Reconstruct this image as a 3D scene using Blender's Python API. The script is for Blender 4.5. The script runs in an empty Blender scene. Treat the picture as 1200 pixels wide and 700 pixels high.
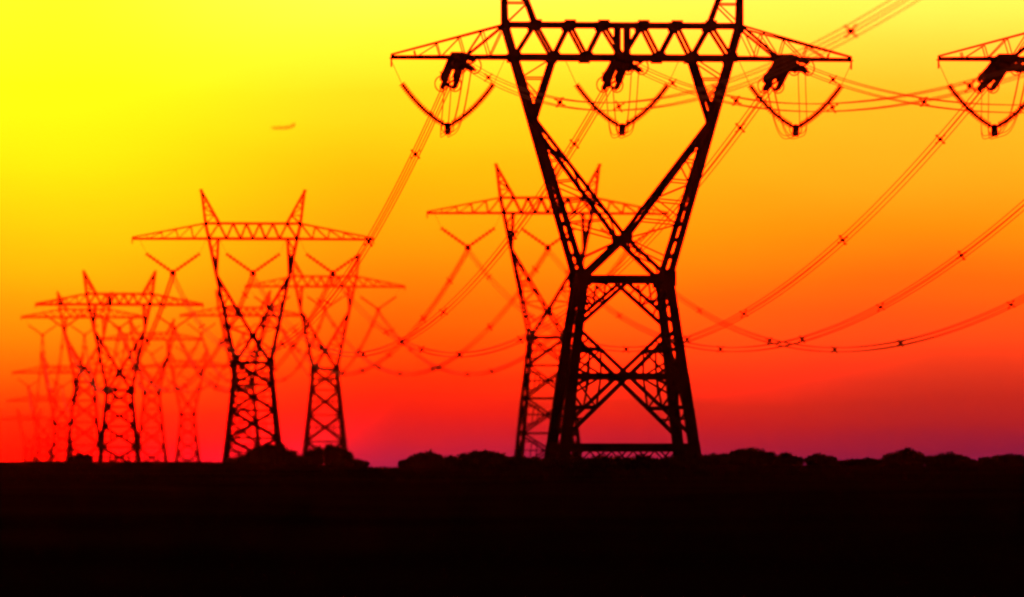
import bpy, bmesh, math, random
from mathutils import Vector, Matrix
import numpy as np

random.seed(7)
S = bpy.context.scene
COL = S.collection

# ------------------------------------------------------------------ camera
F_PX, HORIZON, EYE = 7783.0, 548.0, 1.7       # photo pixels (1200 x 700)
cam_d = bpy.data.cameras.new('camera')
cam = bpy.data.objects.new('camera', cam_d)
COL.objects.link(cam)
cam_d.sensor_width = 36.0
cam_d.lens = 36.0 * F_PX / 1200.0
cam_d.clip_start, cam_d.clip_end = 0.5, 40000
PITCH = math.atan((HORIZON - 350.0) / F_PX)
cam.location = (0, 0, EYE)
cam.rotation_euler = (math.radians(90) + PITCH, 0, 0)
S.camera = cam
cam_d.dof.use_dof = True                        # a fast long lens set on the nearest pylon
cam_d.dof.focus_distance = 430.0
cam_d.dof.aperture_fstop = 0.65


def at(px, py, y):
    """world point that stands at depth y and shows at photo pixel px, py"""
    d = cam.rotation_euler.to_matrix() @ Vector(((px - 600) / F_PX, (350 - py) / F_PX, -1.0))
    d *= y / d.y
    return Vector((d.x, y, EYE + d.z))


# ------------------------------------------------------------------ render settings
S.view_settings.view_transform = 'Standard'
S.view_settings.look = 'None'
S.view_settings.gamma = 1.0
S.view_settings.exposure = 0.0
S.render.engine = 'CYCLES'
S.cycles.use_denoising = True
S.cycles.filter_width = 2.7
S.cycles.max_bounces = 4
S.cycles.volume_bounces = 0

# ------------------------------------------------------------------ world: a dusk sky
SUN_AZ, SUN_EL = -14.0, 7.0                    # degrees, az measured from +Y towards +X
w = bpy.data.worlds.new('World')
S.world = w
w.use_nodes = True
nt = w.node_tree
nt.nodes.clear()


def N(kind, **kw):
    n = nt.nodes.new(kind)
    for k, v in kw.items():
        setattr(n, k, v)
    return n


def math_node(op, a, b=None, c=None, clamp=False):
    n = N('ShaderNodeMath', operation=op, use_clamp=clamp)
    for i, v in enumerate((a, b, c)):
        if v is None:
            continue
        if isinstance(v, (int, float)):
            n.inputs[i].default_value = v
        else:
            nt.links.new(v, n.inputs[i])
    return n.outputs[0]


def smooth(v, a, b, lo, hi):
    n = N('ShaderNodeMapRange', interpolation_type='SMOOTHSTEP')
    nt.links.new(v, n.inputs[0])
    for i, x in enumerate((a, b, lo, hi)):
        n.inputs[i + 1].default_value = x
    return n.outputs[0]


def lin(c):
    c /= 255.0
    return c / 12.92 if c <= 0.04045 else ((c + 0.055) / 1.055) ** 2.4


tc = N('ShaderNodeTexCoord')
sx = N('ShaderNodeSeparateXYZ')
nt.links.new(tc.outputs['Generated'], sx.inputs[0])
D = 57.29578
el = math_node('MULTIPLY', math_node('ARCSINE', sx.outputs[2]), D)
az = math_node('MULTIPLY', math_node('ARCTAN2', sx.outputs[0], sx.outputs[1]), D)
# a slow unevenness of the air so the bands are not ruled lines
nz = N('ShaderNodeTexNoise', noise_dimensions='3D')
mp = N('ShaderNodeMapping')
mp.inputs['Scale'].default_value = (9, 9, 38)
nt.links.new(tc.outputs['Generated'], mp.inputs[0])
nt.links.new(mp.outputs[0], nz.inputs['Vector'])
nz.inputs['Scale'].default_value = 1.6
nz.inputs['Detail'].default_value = 4
wob = math_node('MULTIPLY', math_node('SUBTRACT', nz.outputs[0], 0.5), 0.42)
el2 = math_node('ADD', el, wob)
EMAX = 4.2
t_el = math_node('DIVIDE', el2, EMAX, clamp=True)

# each column: (photo row, sRGB, over-range of the red light)
LEFT = [(0, (255, 255, 34), 3.4), (90, (255, 255, 6), 3.4), (200, (255, 238, 0), 3.3), (270, (255, 208, 0), 3.2),
        (330, (255, 178, 0), 3.0), (400, (255, 130, 0), 2.7), (450, (255, 88, 0), 2.2), (495, (255, 40, 2), 2.1),
        (530, (253, 8, 2), 1.4), (548, (245, 0, 4), 1.1)]
MID = [(0, (255, 255, 78), 3.3), (60, (255, 243, 45), 3.3), (100, (255, 228, 25), 3.3), (150, (255, 212, 10), 3.2),
       (200, (255, 190, 0), 3.1), (300, (255, 148, 0), 2.8), (350, (255, 120, 0), 2.5), (400, (255, 84, 0), 1.8),
       (450, (255, 45, 4), 1.15), (472, (248, 33, 10), 0.93), (490, (240, 24, 16), 0.82), (505, (226, 22, 27), 0.71),
       (520, (212, 22, 38), 0.59), (548, (164, 24, 66), 0.37)]
RIGHT = [(0, (255, 244, 88), 3.2), (60, (255, 224, 62), 3.2), (120, (255, 196, 34), 3.1), (200, (255, 174, 22), 2.8),
         (270, (255, 145, 6), 2.4), (330, (255, 106, 8), 1.6), (365, (252, 86, 15), 1.4),
         (390, (250, 74, 20), 1.16), (410, (242, 62, 22), .97), (430, (226, 52, 24), .76), (450, (206, 44, 26), .61),
         (470, (186, 34, 27), 0.48), (500, (160, 25, 36), 0.35), (530, (128, 20, 56), 0.215), (548, (112, 20, 72), 0.155)]
TOP = 26.0
RED = 8.0                                      # how far the red light runs past the film's white


def ramp(stops):
    r = N('ShaderNodeValToRGB')
    e = r.color_ramp.elements
    st = sorted(((HORIZON - y) * math.degrees(1 / F_PX) / EMAX, c, m) for y, c, m in stops)
    st = [(min(max(p, 0.0), 1.0), c, m) for p, c, m in st]
    while len(e) < len(st):
        e.new(0.5)
    for i, (p, c, m) in enumerate(st):
        e[i].position = p
    for i, (p, c, m) in enumerate(st):
        e[i].color = ((m if m < 1 else 1 + (m - 1) * RED) / TOP, lin(c[1]) * (1.1 if c[1] > 240 else 1.0) / TOP, lin(c[2]) / TOP, 1)
    r.color_ramp.interpolation = 'LINEAR'
    nt.links.new(t_el, r.inputs[0])
    return r.outputs[0]


def mixc(f, a, b, blend='MIX'):
    n = N('ShaderNodeMix', data_type='RGBA', blend_type=blend)
    if isinstance(f, (int, float)):
        n.inputs[0].default_value = f
    else:
        nt.links.new(f, n.inputs[0])
    for i, v in ((6, a), (7, b)):
        if isinstance(v, tuple):
            n.inputs[i].default_value = v
        else:
            nt.links.new(v, n.inputs[i])
    return n.outputs[2]


glow = mixc(smooth(az, -1.0, 3.8, 0, 1), mixc(smooth(az, -4.1, -0.9, 0, 1), ramp(LEFT), ramp(MID)), ramp(RIGHT))
# the glow dies away round the compass and towards the zenith
away = math_node('ABSOLUTE', math_node('ADD', az, 4.0))
fade = math_node('MULTIPLY', smooth(away, 9, 34, TOP, 0.2), smooth(el, 4.3, 8.0, 1.0, 0.012))
sc = N('ShaderNodeVectorMath', operation='SCALE')
nt.links.new(glow, sc.inputs[0])
nt.links.new(fade, sc.inputs['Scale'])
sky = N('ShaderNodeTexSky', sky_type='NISHITA')
sky.sun_disc = False
sky.sun_elevation = math.radians(SUN_EL)
sky.sun_rotation = math.radians(SUN_AZ)
sky.dust_density = 4.0
bg1 = N('ShaderNodeBackground')
nt.links.new(sc.outputs[0], bg1.inputs[0])
bg2 = N('ShaderNodeBackground')
nt.links.new(sky.outputs[0], bg2.inputs[0])
bg2.inputs[1].default_value = 0.0006
ad = N('ShaderNodeAddShader')
nt.links.new(bg1.outputs[0], ad.inputs[0])
nt.links.new(bg2.outputs[0], ad.inputs[1])
wo = N('ShaderNodeOutputWorld')
nt.links.new(ad.outputs[0], wo.inputs[0])
w.cycles.sampling_method = 'MANUAL'
w.cycles.sample_map_resolution = 2048

sun_d = bpy.data.lights.new('sun', 'SUN')
sun_d.energy = 0.1
sun_d.angle = math.radians(0.5)
sun_d.color = (1.0, 0.55, 0.22)
sun = bpy.data.objects.new('sun', sun_d)
COL.objects.link(sun)
a, e_ = math.radians(SUN_AZ), math.radians(SUN_EL)
to_sun = Vector((math.sin(a) * math.cos(e_), math.cos(a) * math.cos(e_), math.sin(e_)))
sun.rotation_euler = to_sun.to_track_quat('Z', 'Y').to_euler()


# ------------------------------------------------------------------ materials
def material(name, base, rough=0.8, var=0.3, scale=2.0, metallic=0.0, spec=0.2):
    m = bpy.data.materials.new(name)
    m.use_nodes = True
    t = m.node_tree
    p = t.nodes['Principled BSDF']
    n = t.nodes.new('ShaderNodeTexNoise')
    c = t.nodes.new('ShaderNodeTexCoord')
    r = t.nodes.new('ShaderNodeValToRGB')
    n.inputs['Scale'].default_value = scale
    n.inputs['Detail'].default_value = 5
    t.links.new(c.outputs['Object'], n.inputs['Vector'])
    t.links.new(n.outputs[0], r.inputs[0])
    r.color_ramp.elements[0].position = 0.3
    r.color_ramp.elements[1].position = 0.7
    r.color_ramp.elements[0].color = tuple(x * (1 - var) for x in base) + (1,)
    r.color_ramp.elements[1].color = tuple(x * (1 + var) for x in base) + (1,)
    t.links.new(r.outputs[0], p.inputs['Base Color'])
    p.inputs['Roughness'].default_value = rough
    p.inputs['Metallic'].default_value = metallic
    p.inputs['Specular IOR Level'].default_value = spec
    return m


STEEL = material('weathered_steel', (0.036, 0.033, 0.03), 0.95, 0.3, 0.7, spec=0.0)
WIRE = material('aluminium_wire', (0.08, 0.075, 0.07), 0.7, 0.2, 3)
GLASS = material('brown_porcelain', (0.05, 0.025, 0.016), 0.6, 0.2, 6)
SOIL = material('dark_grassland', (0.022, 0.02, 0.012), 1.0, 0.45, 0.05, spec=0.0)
BLADE = material('dry_grass', (0.04, 0.035, 0.018), 1.0, 0.3, 0.4, spec=0.0)
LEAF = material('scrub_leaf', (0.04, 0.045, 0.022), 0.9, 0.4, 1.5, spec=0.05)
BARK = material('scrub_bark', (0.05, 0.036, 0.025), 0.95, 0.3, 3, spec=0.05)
PAINT = material('aircraft_skin', (0.5, 0.5, 0.52), 0.5, 0.1, 1.0)


# ------------------------------------------------------------------ helpers
class MB:
    """collects boxes, bars and tubes that become ONE mesh"""

    def __init__(self):
        self.v, self.f = [], []

    def bar(self, p, q, wd, ht=None, n=4):
        p, q = Vector(p), Vector(q)
        d = q - p
        if d.length < 1e-6:
            return
        d.normalize()
        up = Vector((0, 0, 1)) if abs(d.z) < 0.97 else Vector((0, 1, 0))
        s = d.cross(up).normalized()
        u = s.cross(d)
        hw, hh = wd / 2, (ht or wd) / 2
        b = len(self.v)
        for c in (p, q):
            for i, j in ((-1, -1), (1, -1), (1, 1), (-1, 1)):
                self.v.append(c + s * (i * hw) + u * (j * hh))
        for i in range(4):
            k = (i + 1) % 4
            self.f.append((b + i, b + k, b + 4 + k, b + 4 + i))
        self.f.append((b + 3, b + 2, b + 1, b))
        self.f.append((b + 4, b + 5, b + 6, b + 7))

    def box(self, c, sx_, sy_, sz_):
        c = Vector(c)
        self.bar(c - Vector((sx_ / 2, 0, 0)), c + Vector((sx_ / 2, 0, 0)), sy_, sz_)

    def lace(self, a0, a1, b0, b1, n, wd, start=0, cross=False, rungs=False):
        a0, a1, b0, b1 = map(Vector, (a0, a1, b0, b1))
        for i in range(n):
            A, A2 = a0.lerp(a1, i / n), a0.lerp(a1, (i + 1) / n)
            B, B2 = b0.lerp(b1, i / n), b0.lerp(b1, (i + 1) / n)
            if cross:
                self.bar(A, B2, wd)
                self.bar(B, A2, wd)
            elif (i + start) % 2 == 0:
                self.bar(A, B2, wd)
            else:
                self.bar(B, A2, wd)
            if rungs and i:
                self.bar(A, B, wd)

    def tube(self, pts, r, n=5):
        pts = [Vector(p) for p in pts]
        rr = r if isinstance(r, (list, tuple)) else [r] * len(pts)
        b = len(self.v)
        for i, p in enumerate(pts):
            d = (pts[min(i + 1, len(pts) - 1)] - pts[max(i - 1, 0)]).normalized()
            up = Vector((0, 0, 1)) if abs(d.z) < 0.95 else Vector((0, 1, 0))
            s = d.cross(up).normalized()
            u = s.cross(d)
            for k in range(n):
                a = 2 * math.pi * k / n
                self.v.append(p + (s * math.cos(a) + u * math.sin(a)) * rr[i])
        for i in range(len(pts) - 1):
            for k in range(n):
                k2 = (k + 1) % n
                self.f.append((b + i * n + k, b + i * n + k2, b + (i + 1) * n + k2, b + (i + 1) * n + k))
        self.f.append(tuple(b + k for k in range(n - 1, -1, -1)))
        e = b + (len(pts) - 1) * n
        self.f.append(tuple(e + k for k in range(n)))

    def mesh(self, name, mat):
        m = bpy.data.meshes.new(name)
        m.from_pydata([tuple(v) for v in self.v], [], self.f)
        m.materials.append(mat)
        bm = bmesh.new()
        bm.from_mesh(m)
        bmesh.ops.recalc_face_normals(bm, faces=bm.faces)
        bm.to_mesh(m)
        bm.free()
        m.update()
        return m

    def build(self, name, mat, parent=None):
        return link(name, self.mesh(name, mat), parent)


def link(name, mesh, parent=None):
    o = bpy.data.objects.new(name, mesh)
    COL.objects.link(o)
    if parent:
        o.parent = parent
    return o


def tag(o, label=None, cat=None, group=None, kind=None):
    if label:
        o['label'] = label
    if cat:
        o['category'] = cat
    if group:
        o['group'] = group
    if kind:
        o['kind'] = kind
    return o


def empty(name, loc, rz=0.0):
    o = bpy.data.objects.new(name, None)
    COL.objects.link(o)
    o.location = loc
    o.rotation_euler = (0, 0, rz)
    return o


# ------------------------------------------------------------------ ground
def sstep(a_, b_, v):
    t = min(max((v - a_) / (b_ - a_), 0.0), 1.0)
    return t * t * (3 - 2 * t)


def gz(x, y):
    z = 1.62 * sstep(40, 470, y)
    z += 0.20 * sstep(430, 540, y) * (1 - sstep(600, 900, y))
    z -= 0.12 * sstep(700, 1500, y)
    lx = x / max(y, 50) * 600
    z += 0.36 * sstep(-10, -32, lx) * sstep(450, 620, y) * (1 - sstep(800, 1300, y))
    z -= 0.16 * math.exp(-((lx + 10.5) / 4.5) ** 2) * sstep(400, 500, y)
    z += (0.05 * math.sin(x * .13 + y * .021) + 0.035 * math.sin(x * .31 - y * .05 + 2) + 0.03 * math.sin(x * .71 + 1)) * sstep(20, 200, y)
    return z


m = bpy.data.meshes.new('ground')
xs = [math.copysign(abs(u) ** 1.9 * 1280, u) for u in np.linspace(-1, 1, 181)]
ys = [-30 + 3810 * (v ** 2.0) for v in np.linspace(0, 1, 171)]
vs = [(x, y, gz(x, y)) for y in ys for x in xs]
nx = len(xs)
fs = [(j * nx + i, j * nx + i + 1, (j + 1) * nx + i + 1, (j + 1) * nx + i) for j in range(len(ys) - 1) for i in range(nx - 1)]
m.from_pydata(vs, [], fs)
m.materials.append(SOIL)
for p in m.polygons:
    p.use_smooth = True
tag(link('ground', m), kind='structure')


# ------------------------------------------------------------------ transmission towers
def tower_meshes(P, body):
    """meshes of one lattice tower; z = 0 at its base, waist at z = body.  P = proportions in metres"""
    T = {}
    zw = body
    hw, hb = P['waist'], P['waist'] + P['flare'] * body
    db = hb
    zl, zt = zw + P['chord'], zw + P['top']
    k1, k2, k3 = P['w1'], P['w2'], P['w3']

    def corner(z, a_, b_):
        h = hb + (hw - hb) * z / zw
        return Vector((a_ * h, b_ * h, z))

    legs = []
    for a_ in (-1, 1):
        for b_ in (-1, 1):
            g = MB()
            n = 6
            for i in range(n):
                kw = P['leg'] * (1 - .3 * i / n)
                g.bar(corner(-0.4 + (zw + .6) * i / n, a_, b_), corner(-0.4 + (zw + .6) * (i + 1) / n + .02, a_, b_), kw)
            g.box(corner(-0.15, a_, b_), P['leg'] * 1.6, P['leg'] * 1.6, 0.5)
            legs.append(g.mesh('leg', STEEL))
    T['leg'] = legs
    g = MB()
    faces = [((-1, -1), (1, -1)), ((-1, 1), (1, 1)), ((-1, -1), (-1, 1)), ((1, -1), (1, 1))]
    for c0, c1 in faces:
        L = lambda z: corner(z, *c0)
        R = lambda z: corner(z, *c1)
        M = lambda z: (L(z) + R(z)) / 2
        if P['near']:
            zb = P['beam']
            zk, zx0 = zw - 3.0, zb + 0.7
            zx1 = zk - 0.25
            hm = (L(zx1) - R(zx1)).length, (L(zx0) - R(zx0)).length
            zc = zx1 + (zx0 - zx1) * hm[0] / (hm[0] + hm[1])
            for A, B in ((L, R), (R, L)):
                g.bar(M(zw - 0.25), A(zk), k2)
                g.bar(A(zx1), M(zc), k2)
                g.bar(M(zc), A(zx0), k2)
                g.bar(A(zc), M(zc), k2 * 1.4)
                g.box(A(zc).lerp(M(zc), .5), .7, .7, .34)
                f = lambda t: A(zx1).lerp(M(zc), t)
                fd = lambda t: A(zx0).lerp(M(zc), t)
                hlf = A(zc).lerp(M(zc), 0.5)
                g.bar(A(f(.44).z), f(.44), k2 * 1.05)
                g.bar(A(fd(.48).z), fd(.48), k2 * 1.05)
                g.bar(hlf, f(.44), k3 * 1.35)
                g.bar(hlf, fd(.48), k3 * 1.35)
                g.bar(A(zc), f(.44), k3 * 1.35)
                g.bar(A(zc), fd(.48), k3 * 1.35)
                g.bar(A(zc).lerp(M(zc), .25), A(zc).lerp(f(.44), .55), k3 * 1.35)
                g.bar(A(zc).lerp(M(zc), .25), A(zc).lerp(fd(.48), .55), k3 * 1.35)
                g.bar(A(zx0 + 1.1), fd(.3), k3 * 1.35)
                for q in (.22, .42):
                    g.bar(A(zc + q * 2.6), A(zc).lerp(M(zc), q + .12), k3 * 1.35)
                    g.bar(A(zc - q * 2.9), A(zc).lerp(M(zc), q + .12), k3 * 1.35)
                g.bar(A(fd(.48).z), fd(.22), k3 * 1.35)
                g.bar(A(f(.44).z), f(.2), k3 * 1.35)
                fv = lambda t: A(zk).lerp(M(zw - .25), t)
                g.bar(fv(.5), A(fv(.5).z + 0.6), k3 * 1.35)
                g.bar(fv(.5), A(zw - .3).lerp(M(zw - .3), .5), k3 * 1.35)
                g.bar(fv(.75), A(zw - .3).lerp(M(zw - .3), .5), k3 * 1.35)
                g.bar(fv(.25), A(fv(.5).z + 0.6), k3 * 1.35)
                g.bar(A(zw - .3), fv(.5), k3 * 1.35)
            g.box(M(zc), 1.1, k2 * 1.3, .5) if abs(c0[0] - c1[0]) > 1 else g.box(M(zc), k2 * 1.3, 1.1, .5)
            g.bar(L(zb), R(zb), k1 * 1.5)
            n = 6                                         # low panel under the base beam
            for i in range(n):
                p0, p1 = L(zb).lerp(R(zb), i / n), L(0).lerp(R(0), (i + 1) / n)
                q0, q1 = L(zb).lerp(R(zb), (i + 1) / n), L(0).lerp(R(0), i / n)
                g.bar(p0, p1, k3)
                g.bar(q0, q1, k3)
            g.bar(L(zb * .5), R(zb * .5), k3)
        else:
            n = P['panels']
            zz = [zw * (1 - (1 - i / n) ** 1.12) for i in range(n + 1)][::-1]
            zz = [zw - (zw - z) for z in zz]
            for i in range(n):
                z1, z0 = zz[i], zz[i + 1]
                h1, h0 = (L(z1) - R(z1)).length, (L(z0) - R(z0)).length
                zc = z1 + (z0 - z1) * h1 / (h1 + h0)
                g.bar(L(z1), R(z0), k2)
                g.bar(R(z1), L(z0), k2)
                if i:
                    g.bar(L(z1), R(z1), k2)
                g.bar(L(zc), R(zc), k3)
                for A in (L, R):
                    u, d_ = A(z1).lerp(M(zc), .5), A(z0).lerp(M(zc), .5)
                    g.bar(A(u.z), u, k3)
                    g.bar(A(d_.z), d_, k3)
                    g.bar(A(zc).lerp(M(zc), .5), u, k3)
                    g.bar(A(zc).lerp(M(zc), .5), d_, k3)
    T['body_bracing'] = [g.mesh('body_bracing', STEEL)]
    # waist ring
    g = MB()
    for c0, c1 in faces:
        g.bar(corner(zw, *c0), corner(zw, *c1), k1 * 1.25)
    g.bar(corner(zw, -1, -1), corner(zw, 1, 1), k2)
    g.bar(corner(zw, 1, -1), corner(zw, -1, 1), k2)
    for a_ in (-1, 1):
        for b_ in (-1, 1):
            g.box(corner(zw, a_, b_), k1 * 2.4, k1 * 1.5, k1 * 2.8)
    T['waist_beam'] = [g.mesh('waist_beam', STEEL)]
    # fork arms, X between them
    dt = P['depth']

    def fork(z, a_, b_):
        t = (z - zw) / (zl - zw)
        return Vector((a_ * (hw + (P['half'] - hw) * t), b_ * (hw + (dt - hw) * min(t, 1.0)), z))

    zk = zw + P['knee']
    zc = zw + P['cross']

    def crossing(b_):
        t = (zc - zw) / (zl - zw)
        return Vector((0, b_ * (hw + (dt - hw) * t), zc))

    arms = []
    X = MB()
    for a_ in (-1, 1):
        g = MB()
        for b_ in (-1, 1):
            g.bar(fork(zw, a_, b_), fork(zl, a_, b_), k1)
            g.bar(fork(zl, a_, b_), Vector((a_ * P['half_top'], b_ * dt, zt)), k1)
            inn = Vector((a_ * P['inner'], b_ * dt, zl))
            g.bar(fork(zk, a_, b_), inn, k2 * 1.15)
            g.lace(fork(zk, a_, b_), fork(zl, a_, b_), fork(zk, a_, b_), inn, 3, k3, rungs=True)
            X.bar(fork(zk, a_, b_), crossing(b_), k2 * 1.1)
            X.bar(crossing(b_), fork(zw, -a_, b_), k2 * 1.1)
            g.lace(fork(zw + (zc - zw) * .45, a_, b_), fork(zk, a_, b_), fork(zw, a_, b_).lerp(crossing(b_), .5), crossing(b_), 1, k3)
            g.lace(fork(zc - .3, a_, b_), fork(zk, a_, b_), crossing(b_).lerp(fork(zk, a_, b_), .0), fork(zk, a_, b_), 6, k3, 1, rungs=True)
        n = P['side']
        g.lace(fork(zw, a_, -1), fork(zl, a_, -1), fork(zw, a_, 1), fork(zl, a_, 1), n, k3 * (1 if P['near'] else .55), cross=True)
        g.lace(fork(zk, a_, -1), (a_ * P['inner'], -dt, zl), fork(zk, a_, 1), (a_ * P['inner'], dt, zl), 4, k3, cross=True)
        X.lace(fork(zk, a_, -1), crossing(-1), fork(zk, a_, 1), crossing(1), 5, k3)
        X.lace(crossing(-1), fork(zw, -a_, -1), crossing(1), fork(zw, -a_, 1), 3, k3)
        arms.append(g.mesh('fork_arm', STEEL))
    for b_ in (-1, 1):
        X.box(crossing(b_), k2 * 3.2, k2 * 1.3, k2 * 3)
    T['fork_arm'] = arms
    T['cross_brace'] = [X.mesh('cross_brace', STEEL)]
    # bridge truss
    g = MB()
    hl, ht = P['half'], P['half_top']
    for b_ in (-1, 1):
        y = b_ * dt
        g.bar((-ht, y, zt), (ht, y, zt), k1 * .85)
        g.bar((-hl, y, zl), (hl, y, zl), k1 * 1.05)
        for a_ in (-1, 1):
            pts = [Vector((a_ * fx * (ht if top else hl), y, zt if top else zl)) for fx, top in P['web']]
            for p, q in zip(pts, pts[1:]):
                g.bar(p, q, k2 * .85)
            if P['near']:
                for p in pts[:-1]:
                    g.box(p, .72, .34, .6)
        if P['near']:
            for xx in (-.31, .31):
                g.bar((xx, y, zl), (xx, y, zt), k2 * .95)
    npan = 8
    for z_, h in ((zt, ht), (zl, hl)):
        g.lace((-h, -dt, z_), (h, -dt, z_), (-h, dt, z_), (h, dt, z_), npan, k3, rungs=True)
    T['bridge_beam'] = [g.mesh('bridge_beam', STEEL)]
    # cantilevers
    out = []
    tipz = zl - 0.05
    for a_ in (-1, 1):
        g = MB()
        tip = Vector((a_ * P['tip'], 0, tipz))
        for b_ in (-1, 1):
            lo, hi = Vector((a_ * hl, b_ * dt, zl)), Vector((a_ * ht, b_ * dt, zt))
            te = tip + Vector((0, b_ * .15, 0))
            g.bar(lo, te, k2 * 1.3 * P['arm'])
            g.bar(hi, te + Vector((0, 0, .18)), k2 * .8 * P['arm'] ** 1.8)
            n = P['arm_panels']
            for i in range(1, n):
                g.bar(lo.lerp(te, i / n), hi.lerp(te, i / n), k3 * P['arm'])
                g.bar(lo.lerp(te, i / n), hi.lerp(te, (i - 1) / n), k3 * P['arm'])
            if P['near']:
                g.bar(hi, lo.lerp(te, .40), k2 * .7)
        n = P['arm_panels'] * 2
        g.lace((a_ * hl, -dt, zl), tip - Vector((0, .15, 0)), (a_ * hl, dt, zl), tip + Vector((0, .15, 0)), n, k3, rungs=True)
        g.bar(tip + Vector((0, 0, .2)), tip - Vector((0, 0, .62)), k3 * 1.2)
        out.append(g.mesh('cantilever_arm', STEEL))
    T['cantilever_arm'] = out
    # earth-wire peaks
    out = []
    for a_ in (-1, 1):
        g = MB()
        pk = Vector((a_ * P['peak_x'], 0, zl + P['peak']))
        for b_ in (-1, 1):
            o0 = Vector((a_ * ht, b_ * dt, zt))
            i0 = Vector((a_ * P['inner_top'], b_ * dt, zt))
            pp = pk + Vector((0, b_ * .1, 0))
            g.bar(o0, pp, k2 * 1.2)
            g.bar(i0, pp, k2 * (.75 if P['near'] else 1.1))
            g.lace(o0, pp, i0, pp, 4, k3, rungs=True)
        g.lace((a_ * ht, -dt, zt), pk, (a_ * ht, dt, zt), pk, 4, k3)
        g.box(pk, .4, .4, .3)
        out.append(g.mesh('earth_wire_peak', STEEL))
    T['earth_wire_peak'] = out
    return T


NEAR = dict(near=True, waist=2.75, flare=0.13, chord=14.37, top=16.47, half=7.05, half_top=7.65, inner=4.5, inner_top=5.65,
            depth=1.0, knee=10.3, cross=2.6, tip=15.0, peak=7.8, peak_x=7.75, beam=1.55, panels=3, side=14, arm_panels=5,
            leg=.72, w1=0.35, w2=0.25, w3=0.09, arm=.78,
            web=[(1, 0), (.745, 1), (.64, 0), (.455, 1), (.335, 0), (.17, 1), (.0, 0)])
FAR = dict(near=False, waist=2.2, flare=0.095, chord=15.4, top=17.3, half=5.5, half_top=5.9, inner=4.3, inner_top=4.2,
           depth=0.85, knee=10.9, cross=3.3, tip=15.0, peak=6.0, peak_x=6.45, beam=1.5, panels=4, side=9, arm_panels=5,
           leg=.5, w1=0.32, w2=0.22, w3=0.11, arm=1.0,
           web=[(1, 0), (.72, 1), (.6, 0), (.42, 1), (.28, 0), (.14, 1), (.0, 0)])
RZ = math.radians(5.6)
SPAN_DIR = Vector((-math.sin(RZ), math.cos(RZ), 0))

# key: photo centre x, width in px of 30 m, photo row of the lower chord, proportions, label, short name
TOWERS = {
    'A': (729, 543, 68, NEAR, 'big black lattice pylon, nearest and widest in view, its peaks cut by the top edge', 'the big black pylon'),
    'D': (1368, 543, 70, NEAR, 'black pylon cut off by the right edge, only one cantilever arm showing', 'the right-edge pylon'),
    'B': (296.5, 283, 280, FAR, 'tall dark red pylon with wide crossarm, rounded bush at its foot', 'the tall dark red pylon'),
    'C': (642, 284, 250, FAR, 'half hidden red pylon behind the big black one, peaks showing above its waist', 'the half hidden red pylon'),
    'E': (381, 188, 336, FAR, 'slim red pylon rising from a bush, just right of the tall dark red one', 'the slim red pylon'),
    'F': (140, 196, 357, FAR, 'clearest red pylon of the crowded far row, legs black at the bottom', 'the clearest crowded pylon'),
    'K': (285, 148, 370, FAR, 'faint pylon whose thin lattice shows through the fork of the tall dark red one', 'the faint overlapped pylon'),
    'G': (99, 148, 372, FAR, 'hazy red pylon just behind the clearest one of the crowded row', 'the hazy crowded pylon'),
    'N': (178, 122, 398, FAR, 'faded pylon in the gap between two clearer ones of the crowded row', 'the faded gap pylon'),
    'H': (220, 108, 430, FAR, 'small narrow red pylon standing alone between crowded row and tall dark red pylon', 'the small narrow red pylon'),
    'I': (73, 117, 437, FAR, 'small pale pylon, its lone peak rising clear of the crowded row', 'the small pale pylon'),
    'J': (51, 86, 470, FAR, 'tiny pale pylon next to the end of the fading row', 'the tiny pale pylon'),
    'M': (34, 66, 492, FAR, 'tiny ghostly pylon, the last and faintest of the fading row', 'the ghostly last pylon'),
}
TW = {}
for key, (px, wpx, py, P, label, short) in TOWERS.items():
    Y = 30.0 * F_PX / wpx
    c = at(px, py, Y)
    g0 = gz(c.x, Y) - 0.15
    body = c.z - P['chord'] - g0
    if key == 'E':
        P = dict(P, w1=.4, w2=.28, w3=.14, leg=.64)
    if key in 'FGKNHIJM':                              # the distant line stands on heavier members
        P = dict(P, w1=.5, w2=.38, w3=.19, leg=.78)
    root = empty('transmission_tower', (c.x, Y, g0), RZ)
    tag(root, label, 'pylon', 'lattice pylons in rows across the plain')
    for nm, ms in tower_meshes(P, body).items():
        for me in ms:
            link(nm, me, root)
    TW[key] = dict(root=root, P=P, y=Y, base=g0, body=body, zl=body + P['chord'], short=short,
                   mat=Matrix.Translation((c.x, Y, g0)) @ Matrix.Rotation(RZ, 4, 'Z'))


# ------------------------------------------------------------------ insulators
def disc_string(g, pts, r, n=8, pitch=.17):
    """a run of insulator discs along a polyline"""
    path = []
    rad = []
    pts = [Vector(p) for p in pts]
    for p, q in zip(pts, pts[1:]):
        k = max(1, int((q - p).length / pitch))
        for i in range(k):
            for t, rr in ((0, r), (.35, r * .8), (.5, r * .42), (.8, r * .42)):
                path.append(p.lerp(q, (i + t) / k))
                rad.append(rr)
    path.append(pts[-1])
    rad.append(r * .4)
    g.tube(path, rad, n)


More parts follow.
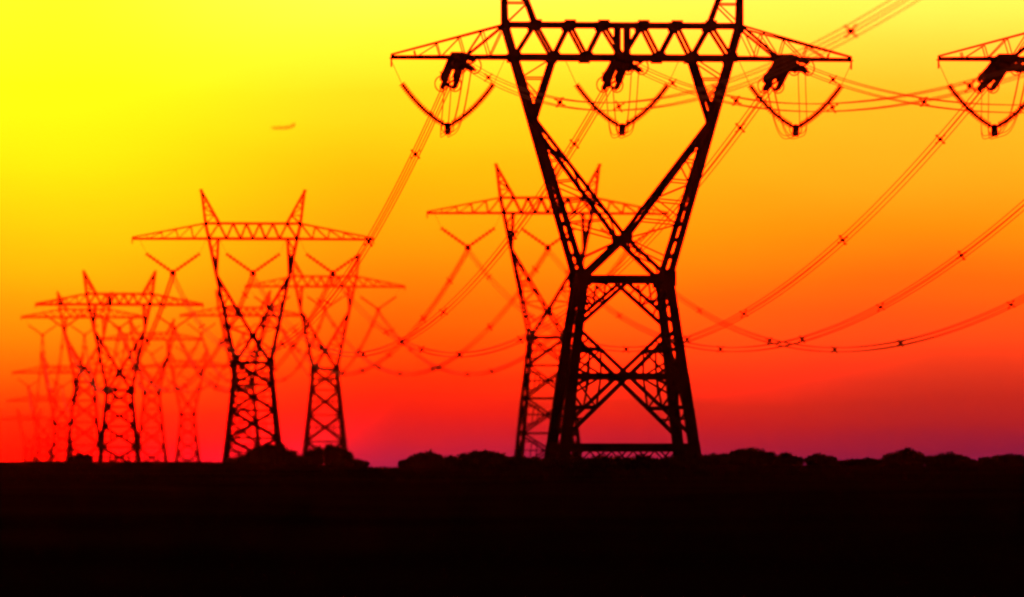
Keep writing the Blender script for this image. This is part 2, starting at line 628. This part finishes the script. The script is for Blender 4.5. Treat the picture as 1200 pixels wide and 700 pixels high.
def v_meshes(P):
    """an insulator pair in a V; origin at the chord above it"""
    near = P['near']
    hx, zt_, zb_, zy = (2.98, -1.75, -4.35, -4.85) if near else (3.3, -1.9, -4.05, -4.5)
    sag = .3 if near else 0.0
    res = []
    for a_ in (-1, 1):
        g = MB()
        p0, p1 = Vector((a_ * hx, 0, zt_)), Vector((a_ * .25, 0, zb_))
        n = 7
        pts = []
        for i in range(n + 1):
            t = i / n
            p = p0.lerp(p1, t)
            p.z -= 4 * sag * t * (1 - t)
            pts.append(p)
        disc_string(g, pts, .25 if near else .25, pitch=.14 if near else .3)
        res.append(('insulator_string', g.mesh('insulator_string', GLASS)))
        g = MB()
        top = Vector((a_ * (hx + .75), 0, -.1 if near else -.25))
        g.bar(p0, top, .035)
        g.bar(top - Vector((0, .25, 0)), top + Vector((0, .25, 0)), .06)
        res.append(('hanger_rod', g.mesh('hanger_rod', STEEL)))
    g = MB()
    g.box((0, 0, zb_ - .02), .75, .12, .2)
    g.box((0, 0, (zb_ + zy) / 2), .42 if near else .75, .3, .55 if near else .8)
    g.tube([(.4 * math.cos(t), 0, zb_ - .25 + .34 * math.sin(t)) for t in np.linspace(0, 2 * math.pi, 13)], .035)
    g.box((0, 0, zy), .36, .5, .4)
    res.append(('yoke_plate', g.mesh('yoke_plate', STEEL)))
    return res


VM = {True: v_meshes(NEAR), False: v_meshes(FAR)}
PHASE = {True: 11.35, False: 9.95}
STRAIN = 10.7
ARMW = {-1: 'left arm', 0: 'crossarm middle', 1: 'right arm'}


def world(key, x, y, z):
    """z counted from the lower chord"""
    t = TW[key]
    return t['mat'] @ Vector((x, y, t['zl'] + z))


for key in TW:
    t = TW[key]
    near = t['P']['near']
    for s_ in (-1, 0, 1):
        if key == 'D' and s_ > -1:
            continue
        if key in 'JM':
            continue
        o = empty('insulator_set', world(key, s_ * PHASE[near], 0, 0), RZ)
        tag(o, 'V-shaped insulator pair hanging under the %s of %s' % (ARMW[s_], t['short']), 'insulator', 'V-shaped insulator pairs under the crossarms')
        for nm, me in VM[near]:
            link(nm, me, o)

# strain strings of the two near towers: four strings towards each side, seen nearly end-on
STR_L = 6.3


def strain_meshes(sgn):
    """sgn +1 runs along +y (away), -1 towards the viewer; origin at the chord"""
    res = []
    drop = .145 if sgn > 0 else .09
    ends = []
    for dx in (-.3, .3):
        for dz in (-.05, -.62):
            g = MB()
            p0 = Vector((dx * 1.1, sgn * 1.0, dz * .9 + .1))
            p1 = Vector((dx * 1.25 + .06 * sgn, sgn * (1.0 + STR_L + (.5 if dx * dz > 0 else -.4)), dz * 1.15 + .1 - STR_L * drop))
            disc_string(g, [p0, p0.lerp(p1, .5) - Vector((0, 0, .06)), p1], .21, pitch=.2)
            res.append(('insulator_string', g.mesh('insulator_string', GLASS)))
    g = MB()
    e0 = Vector((0, sgn * .95, -.43))
    g.box(e0 + Vector((0, 0, .12)), 1.1, .16, 1.0)
    g.box(e0 + Vector((.1 * sgn, -.5 * sgn, .35)), .75, 1.0, .7)
    res.append(('strain_plate', g.mesh('strain_plate', STEEL)))
    g = MB()
    e1 = Vector((0, sgn * (1.05 + STR_L), -.43 - STR_L * drop))
    g.bar(e1 + Vector((-.5, 0, .35)), e1 + Vector((.5, 0, -.35)), .16)
    g.bar(e1 + Vector((.5, 0, .35)), e1 + Vector((-.5, 0, -.35)), .16)
    res.append(('clamp_plate', g.mesh('clamp_plate', STEEL)))
    g = MB()
    for dx in (-.45, .45):
        g.tube([(dx + .42 * math.cos(u), e1.y - .3 * sgn, e1.z + .5 * math.sin(u)) for u in np.linspace(0, 2 * math.pi, 17)], .045)
    for dx in (-.34, .34):
        g.tube([(dx, e1.y - .1 * sgn, e1.z + .3), (dx * 1.6, e1.y - sgn * .9, e1.z + .75), (dx * 1.8, e1.y - sgn * 1.4, e1.z + .7)], .04)
    res.append(('grading_ring', g.mesh('grading_ring', STEEL)))
    return res, e1


SM = {1: strain_meshes(1), -1: strain_meshes(-1)}
SIDE = {1: 'far', -1: 'near'}
for key in ('A', 'D'):
    for s_ in (-1, 0, 1):
        if key == 'D' and s_ > -1:
            continue
        for sg in (1, -1):
            o = empty('strain_insulator', world(key, s_ * STRAIN, 0, 0), RZ)
            tag(o, '%s-side strain insulator cluster under the %s of %s' % (SIDE[sg], ARMW[s_], TW[key]['short']),
                'insulator', 'clustered strain insulators on the near crossarms')
            for nm, me in SM[sg][0]:
                link(nm, me, o)

# jumper loops: from one strain set down to the V yoke and up to the other
JUMP = {}
for s_ in (-1, 0, 1):
    for i, (dx, dz) in enumerate(((-.23, 0), (.23, 0), (-.23, -.4), (.23, -.4))):
        g = MB()
        a0, a1 = SM[-1][1], SM[1][1]
        low = -4.9 + dz * .5
        off = s_ * (STRAIN - PHASE[True])
        pts = []
        for k in range(25):
            u = k / 24
            y = a0.y + (a1.y - a0.y) * u
            v = abs(2 * u - 1)
            z = low + ((a0.z if u < .5 else a1.z) + dz * .6 - low) * (v ** 5)
            pts.append((dx + off * v ** 3, y * (1.0 if v > .98 else .97), z))
        g.tube(pts, .026, 5)
        JUMP[s_, i] = g.mesh('jumper_wire', WIRE)
for key in ('A', 'D'):
    for s_ in (-1, 0, 1):
        if key == 'D' and s_ > -1:
            continue
        o = empty('jumper_loop', world(key, s_ * PHASE[True], 0, 0), RZ)
        tag(o, 'thin jumper loop under the %s of %s' % (ARMW[s_], TW[key]['short']), 'cable', 'jumper loops under the near crossarms')
        for i in range(4):
            link('jumper_wire', JUMP[s_, i], o)


# ------------------------------------------------------------------ conductors
def attach(key, s_, sgn):
    t = TW[key]
    if t['P']['near']:
        e1 = SM[sgn][1]
        return world(key, s_ * STRAIN, e1.y, e1.z)
    return world(key, s_ * PHASE[False], 0, -4.6)


def spacer_mesh():
    g = MB()
    h = .2
    c = [Vector(p) for p in ((-h, 0, -h), (h, 0, -h), (h, 0, h), (-h, 0, h))]
    for i in range(4):
        g.bar(c[i] * 1.1, Vector((0, 0, 0)), .06)
        g.box(c[i], .09, .26, .09)
    g.tube([(0, -.1, 0), (0, .1, 0)], .13, 8)
    return g.mesh('spacer', STEEL)


SPACER = spacer_mesh()


def conductor(p, q, sag, label, nsp=8, seg=56, r=.026, tmax=1.0, fat=1.0):
    p, q = Vector(p), Vector(q)
    d = q - p
    side = Vector((d.y, -d.x, 0)).normalized()
    root = empty('conductor_bundle', p)
    tag(root, label, 'cable', 'four-wire conductor bundles strung between pylons')

    def pt(t):
        v = d * t
        v.z -= 4 * sag * t * (1 - t)
        return v
    for i in (-1, 1):
        for j in (-1, 1):
            g = MB()
            g.tube([pt(k / seg * tmax) + side * (.2 * i) + Vector((0, 0, .2 * j)) for k in range(seg + 1)], r, 4)
            g.build('wire', WIRE, root)
    rz = math.atan2(-d.x, d.y)
    for k in range(nsp):
        t = (k + .42 + .12 * math.sin(k * 4.1 + p.x)) / nsp * tmax
        o = link('spacer', SPACER, root)
        o.location = pt(t)
        o.scale = (fat, fat, fat)
        o.rotation_euler = (0, .25 * math.sin(k * 2.3), rz + .3 * math.sin(k * 1.7))
    return root


PH = {-1: 'left', 0: 'middle', 1: 'right'}
for a_, b_, sag in (('A', 'B', 13.5), ('B', 'F', 12.5), ('F', 'G', 12), ('D', 'C', 14.7), ('C', 'E', 13.5), ('E', 'K', 12), ('K', 'N', 12), ('G', 'I', 12)):
    for s_ in (-1, 0, 1):
        conductor(attach(a_, s_, 1), attach(b_, s_, -1), sag,
                  '%s sagging wire bundle from %s to %s' % (PH[s_], TW[a_]['short'], TW[b_]['short']), r=.042 if a_ in 'AD' else .065, fat=1.3 if a_ in 'AD' else 1.7)
for key in ('A', 'D'):
    for s_ in (-1, 0, 1):
        if key == 'D' and s_ > -1:
            continue
        p = attach(key, s_, -1)
        conductor(p, p - SPAN_DIR * 290, 8.7, 'pale wire bundle swinging up rightward from the %s of %s' % (ARMW[s_], TW[key]['short']), nsp=8, seg=70)

# ------------------------------------------------------------------ bushes
ICO = {}


def bush(px, wpx, py, Y, label, lobes=6, leaves=1500, seed=0, sparse=False):
    rnd = random.Random(seed)
    c = at(px, py, Y)
    g0 = gz(c.x, Y)
    H = c.z - g0
    W = wpx / F_PX * Y
    root = empty('bush', (c.x, Y, g0 - .05))
    tag(root, label, 'bush', 'dark bushes along the skyline')
    stem = MB()
    tips = []
    for k in range(5):
        a = rnd.uniform(0, 6.28)
        e = Vector((math.cos(a) * W * .3 * rnd.random(), math.sin(a) * W * .2, H * rnd.uniform(.5, .8)))
        stem.tube([(0, 0, -.1), e * .5 + Vector((rnd.uniform(-.1, .1), rnd.uniform(-.1, .1), .1)), e], [.09, .06, .02], 6)
        tips.append(e)
    stem.build('stem', BARK, root)
    V, Fc = [], []
    L = []
    for k in range(lobes):
        u = (k + .5) / lobes * 2 - 1
        u += rnd.uniform(-.08, .08)
        prof = (1 - abs(u) ** 2.4) ** .6
        top = H * (.45 + .55 * prof) * rnd.uniform(.86, 1.0)
        if k == lobes // 2:
            top = H
        rx = W / lobes * rnd.uniform(.75, 1.1)
        rz_ = top * rnd.uniform(.42, .5)
        L.append((Vector((u * W * .5, rnd.uniform(-.25, .25) * W * .5, top - rz_)), rx, max(rx, .5) * .9, rz_))
    if not sparse:                                    # dense inner twigs and leaves
        bm = bmesh.new()
        for cc, rx, ry, rz_ in L:
            n0 = len(bm.verts)
            r = bmesh.ops.create_icosphere(bm, subdivisions=2, radius=1)
            for v in r['verts']:
                s = rnd.uniform(.72, .95)
                v.co = Vector((v.co.x * rx * s, v.co.y * ry * s, v.co.z * rz_ * s)) + cc
            r = bmesh.ops.create_icosphere(bm, subdivisions=2, radius=1)
            for v in r['verts']:
                s = rnd.uniform(.8, 1.0)
                v.co = Vector((v.co.x * rx * s * .9, v.co.y * ry * s * .9, v.co.z * cc.z * .6 * s + cc.z * .45)) + Vector((cc.x, cc.y, 0))
        bm.verts.ensure_lookup_table()
        V = [v.co.copy() for v in bm.verts]
        bm.verts.index_update()
        Fc = [tuple(v.index for v in f.verts) for f in bm.faces]
        bm.free()
    for k in range(leaves):
        cc, rx, ry, rz_ = rnd.choice(L)
        d = Vector((rnd.gauss(0, 1), rnd.gauss(0, 1), rnd.gauss(0, 1))).normalized()
        rr = rnd.uniform(.72, 1.03 if k % 9 else 1.16) if not sparse else rnd.uniform(.1, 1.0)
        p = cc + Vector((d.x * rx, d.y * ry, d.z * rz_)) * rr
        if p.z < .02:
            p.z = rnd.uniform(0.02, cc.z)
        s = rnd.uniform(.06, .15)
        n = Vector((rnd.gauss(0, 1), rnd.gauss(0, 1), rnd.gauss(0, 1))).normalized()
        t = n.orthogonal().normalized()
        b = n.cross(t)
        i = len(V)
        V += [p - t * s, p + b * s * .5, p + t * s, p - b * s * .5]
        Fc.append((i, i + 1, i + 2, i + 3))
    me = bpy.data.meshes.new('foliage')
    me.from_pydata([tuple(v) for v in V], [], Fc)
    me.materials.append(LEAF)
    link('foliage', me, root)


BUSHES = [
    (94, 22, 531, 600, 'small dark bush at the foot of the clearest pylon of the crowded row', 3),
    (321, 50, 517, 640, 'round dark bush at the right foot of the tall dark red pylon', 4),
    (290, 46, 533, 636, 'low bush spreading between the legs of the tall dark red pylon', 4),
    (355, 40, 531, 660, 'low bush filling the gap between two round bushes near the slim red pylon', 4),
    (384, 54, 517, 650, 'tall rounded bush covering the base of the slim red pylon', 5),
    (412, 34, 537, 640, 'low end bush sloping down to the bare gap in the skyline', 4),
    (482, 26, 535, 540, 'low bush at the edge of the bare gap, joined to a rounder one', 3),
    (499, 36, 527, 545, 'compact rounded bush standing just beyond the bare gap in the skyline', 4),
    (565, 84, 526, 550, 'wide flat-topped bush left of the big black pylon', 6),
    (532, 38, 536, 555, 'low bush at the left end of the wide flat-topped bush', 3),
    (612, 60, 534, 540, 'low bush in front of the half hidden red pylon', 5),
    (842, 44, 530, 520, 'low bush beside the right legs of the big black pylon', 4),
    (882, 54, 522, 515, 'highest bush right of the big black pylon, broad and rounded', 5),
    (921, 34, 530, 520, 'rounded bush against the right flank of the highest bush', 3),
    (960, 32, 531, 525, 'small lone rounded bush before the long low slope', 3),
    (1014, 62, 536, 520, 'long low bush rising gently towards a pointed one', 6),
    (1060, 44, 524, 515, 'pointed bush at the top end of the long low slope', 4),
    (1110, 48, 529, 515, 'domed bush beyond a notch from the pointed bush', 4),
    (1140, 18, 538, 516, 'tiny bush in the notch between two domed bushes', 3),
    (1180, 62, 531, 520, 'broad domed bush running out at the right edge', 5),
]
for i, (px, wp, py, Y, lb, lo) in enumerate(BUSHES):
    bush(px, wp, py, Y, lb, lo, 1400, seed=40 + i)
for i, (px, wp, py, lb) in enumerate([
        (660, 52, 529, 'scraggy bush around the left legs of the big black pylon'),
        (712, 52, 529, 'thin bush with gaps under the middle of the base beam of the big black pylon'),
        (752, 46, 530, 'thin bush under the base beam, right of the pylon centre'),
        (806, 56, 529, 'scraggy bush around the right legs of the big black pylon')]):
    bush(px, wp, py, 421 + i % 2, lb, 5, 1900, seed=90 + i, sparse=True)

# ------------------------------------------------------------------ grass along the rise
rnd = random.Random(3)
V, Fc = [], []
for k in range(15000):
    Y = rnd.uniform(300, 640)
    x = (rnd.uniform(-20, 1220) - 600) / F_PX * Y
    z = gz(x, Y) - .02
    h = rnd.uniform(.06, .24) * (1.5 if math.sin(x * .9) + math.sin(x * .37 + 2) > .8 else 1)
    a = rnd.uniform(0, 6.28)
    b = rnd.uniform(.01, .03)
    dx, dy = math.cos(a) * b, math.sin(a) * b
    i = len(V)
    lx, ly = rnd.gauss(0, .06), rnd.gauss(0, .06)
    V += [(x - dx, Y - dy, z), (x + dx, Y + dy, z), (x + lx, Y + ly, z + h)]
    Fc.append((i, i + 1, i + 2))
me = bpy.data.meshes.new('grass')
me.from_pydata(V, [], Fc)
me.materials.append(BLADE)
tag(link('grass', me), 'low dry grass covering the dark plain', 'grass', kind='stuff')

# ------------------------------------------------------------------ airplane, far off
AY = 3500.0
ac = at(330, 150, AY)
pl = empty('airplane', ac, math.radians(0))
tag(pl, 'tiny airplane silhouette flying in the yellow sky with its tail raised', 'airplane')
K = 10.8 / 2                                       # half length
g = MB()
prof = [(-1, .02), (-.95, .25), (-.85, .42), (-.7, .52), (.35, .52), (.6, .42), (.85, .28), (1, .1)]
g.tube([(u * K, 0, .25 * max(u - .3, 0) * 1.6) for u, r in prof], [r for u, r in prof], 14)
g.build('fuselage', PAINT, pl)
for s_ in (-1, 1):
    def slab(name, pts, th):
        b = MB()
        n = len(pts)
        b.v = [Vector(p) + Vector(th) * .5 for p in pts] + [Vector(p) - Vector(th) * .5 for p in pts]
        b.f = [tuple(range(n)), tuple(range(2 * n - 1, n - 1, -1))] + [(i, i + n, (i + 1) % n + n, (i + 1) % n) for i in range(n)]
        return b.build(name, PAINT, pl)
    slab('wing', [(-1.2, s_ * .5, -.4), (1.4, s_ * .5, -.4), (2.6, s_ * 6.6, .15), (1.8, s_ * 6.6, .15)], (0, 0, .22))
    slab('tailplane', [(5.6, s_ * .05, 2.1), (6.9, s_ * .05, 2.1), (7.3, s_ * 2.4, 2.2), (6.8, s_ * 2.4, 2.2)], (0, 0, .14))
    g = MB()
    g.tube([(2.6, s_ * 1.15, .45), (3.0, s_ * 1.15, .45), (4.6, s_ * 1.15, .45), (5.0, s_ * 1.15, .45)], [.36, .45, .4, .25], 12)
    g.build('engine', PAINT, pl)
slab('tail_fin', [(4.3, 0, .5), (6.5, 0, .5), (7.3, 0, 2.3), (6.2, 0, 2.3)], (0, .2, 0))

# ------------------------------------------------------------------ haze
HAZE = 0.000007
g = MB()
g.box((0, 1880, 134), 2600, 3840, 276)
hz = g.build('haze', bpy.data.materials.new('haze_air'))
tag(hz, kind='stuff')
mt = hz.data.materials[0]
mt.use_nodes = True
t = mt.node_tree
t.nodes.clear()
pv = t.nodes.new('ShaderNodeVolumePrincipled')
pv.inputs['Color'].default_value = (1.0, .78, .66, 1)
pv.inputs['Density'].default_value = HAZE
pv.inputs['Anisotropy'].default_value = 0.98
ou = t.nodes.new('ShaderNodeOutputMaterial')
t.links.new(pv.outputs[0], ou.inputs['Volume'])
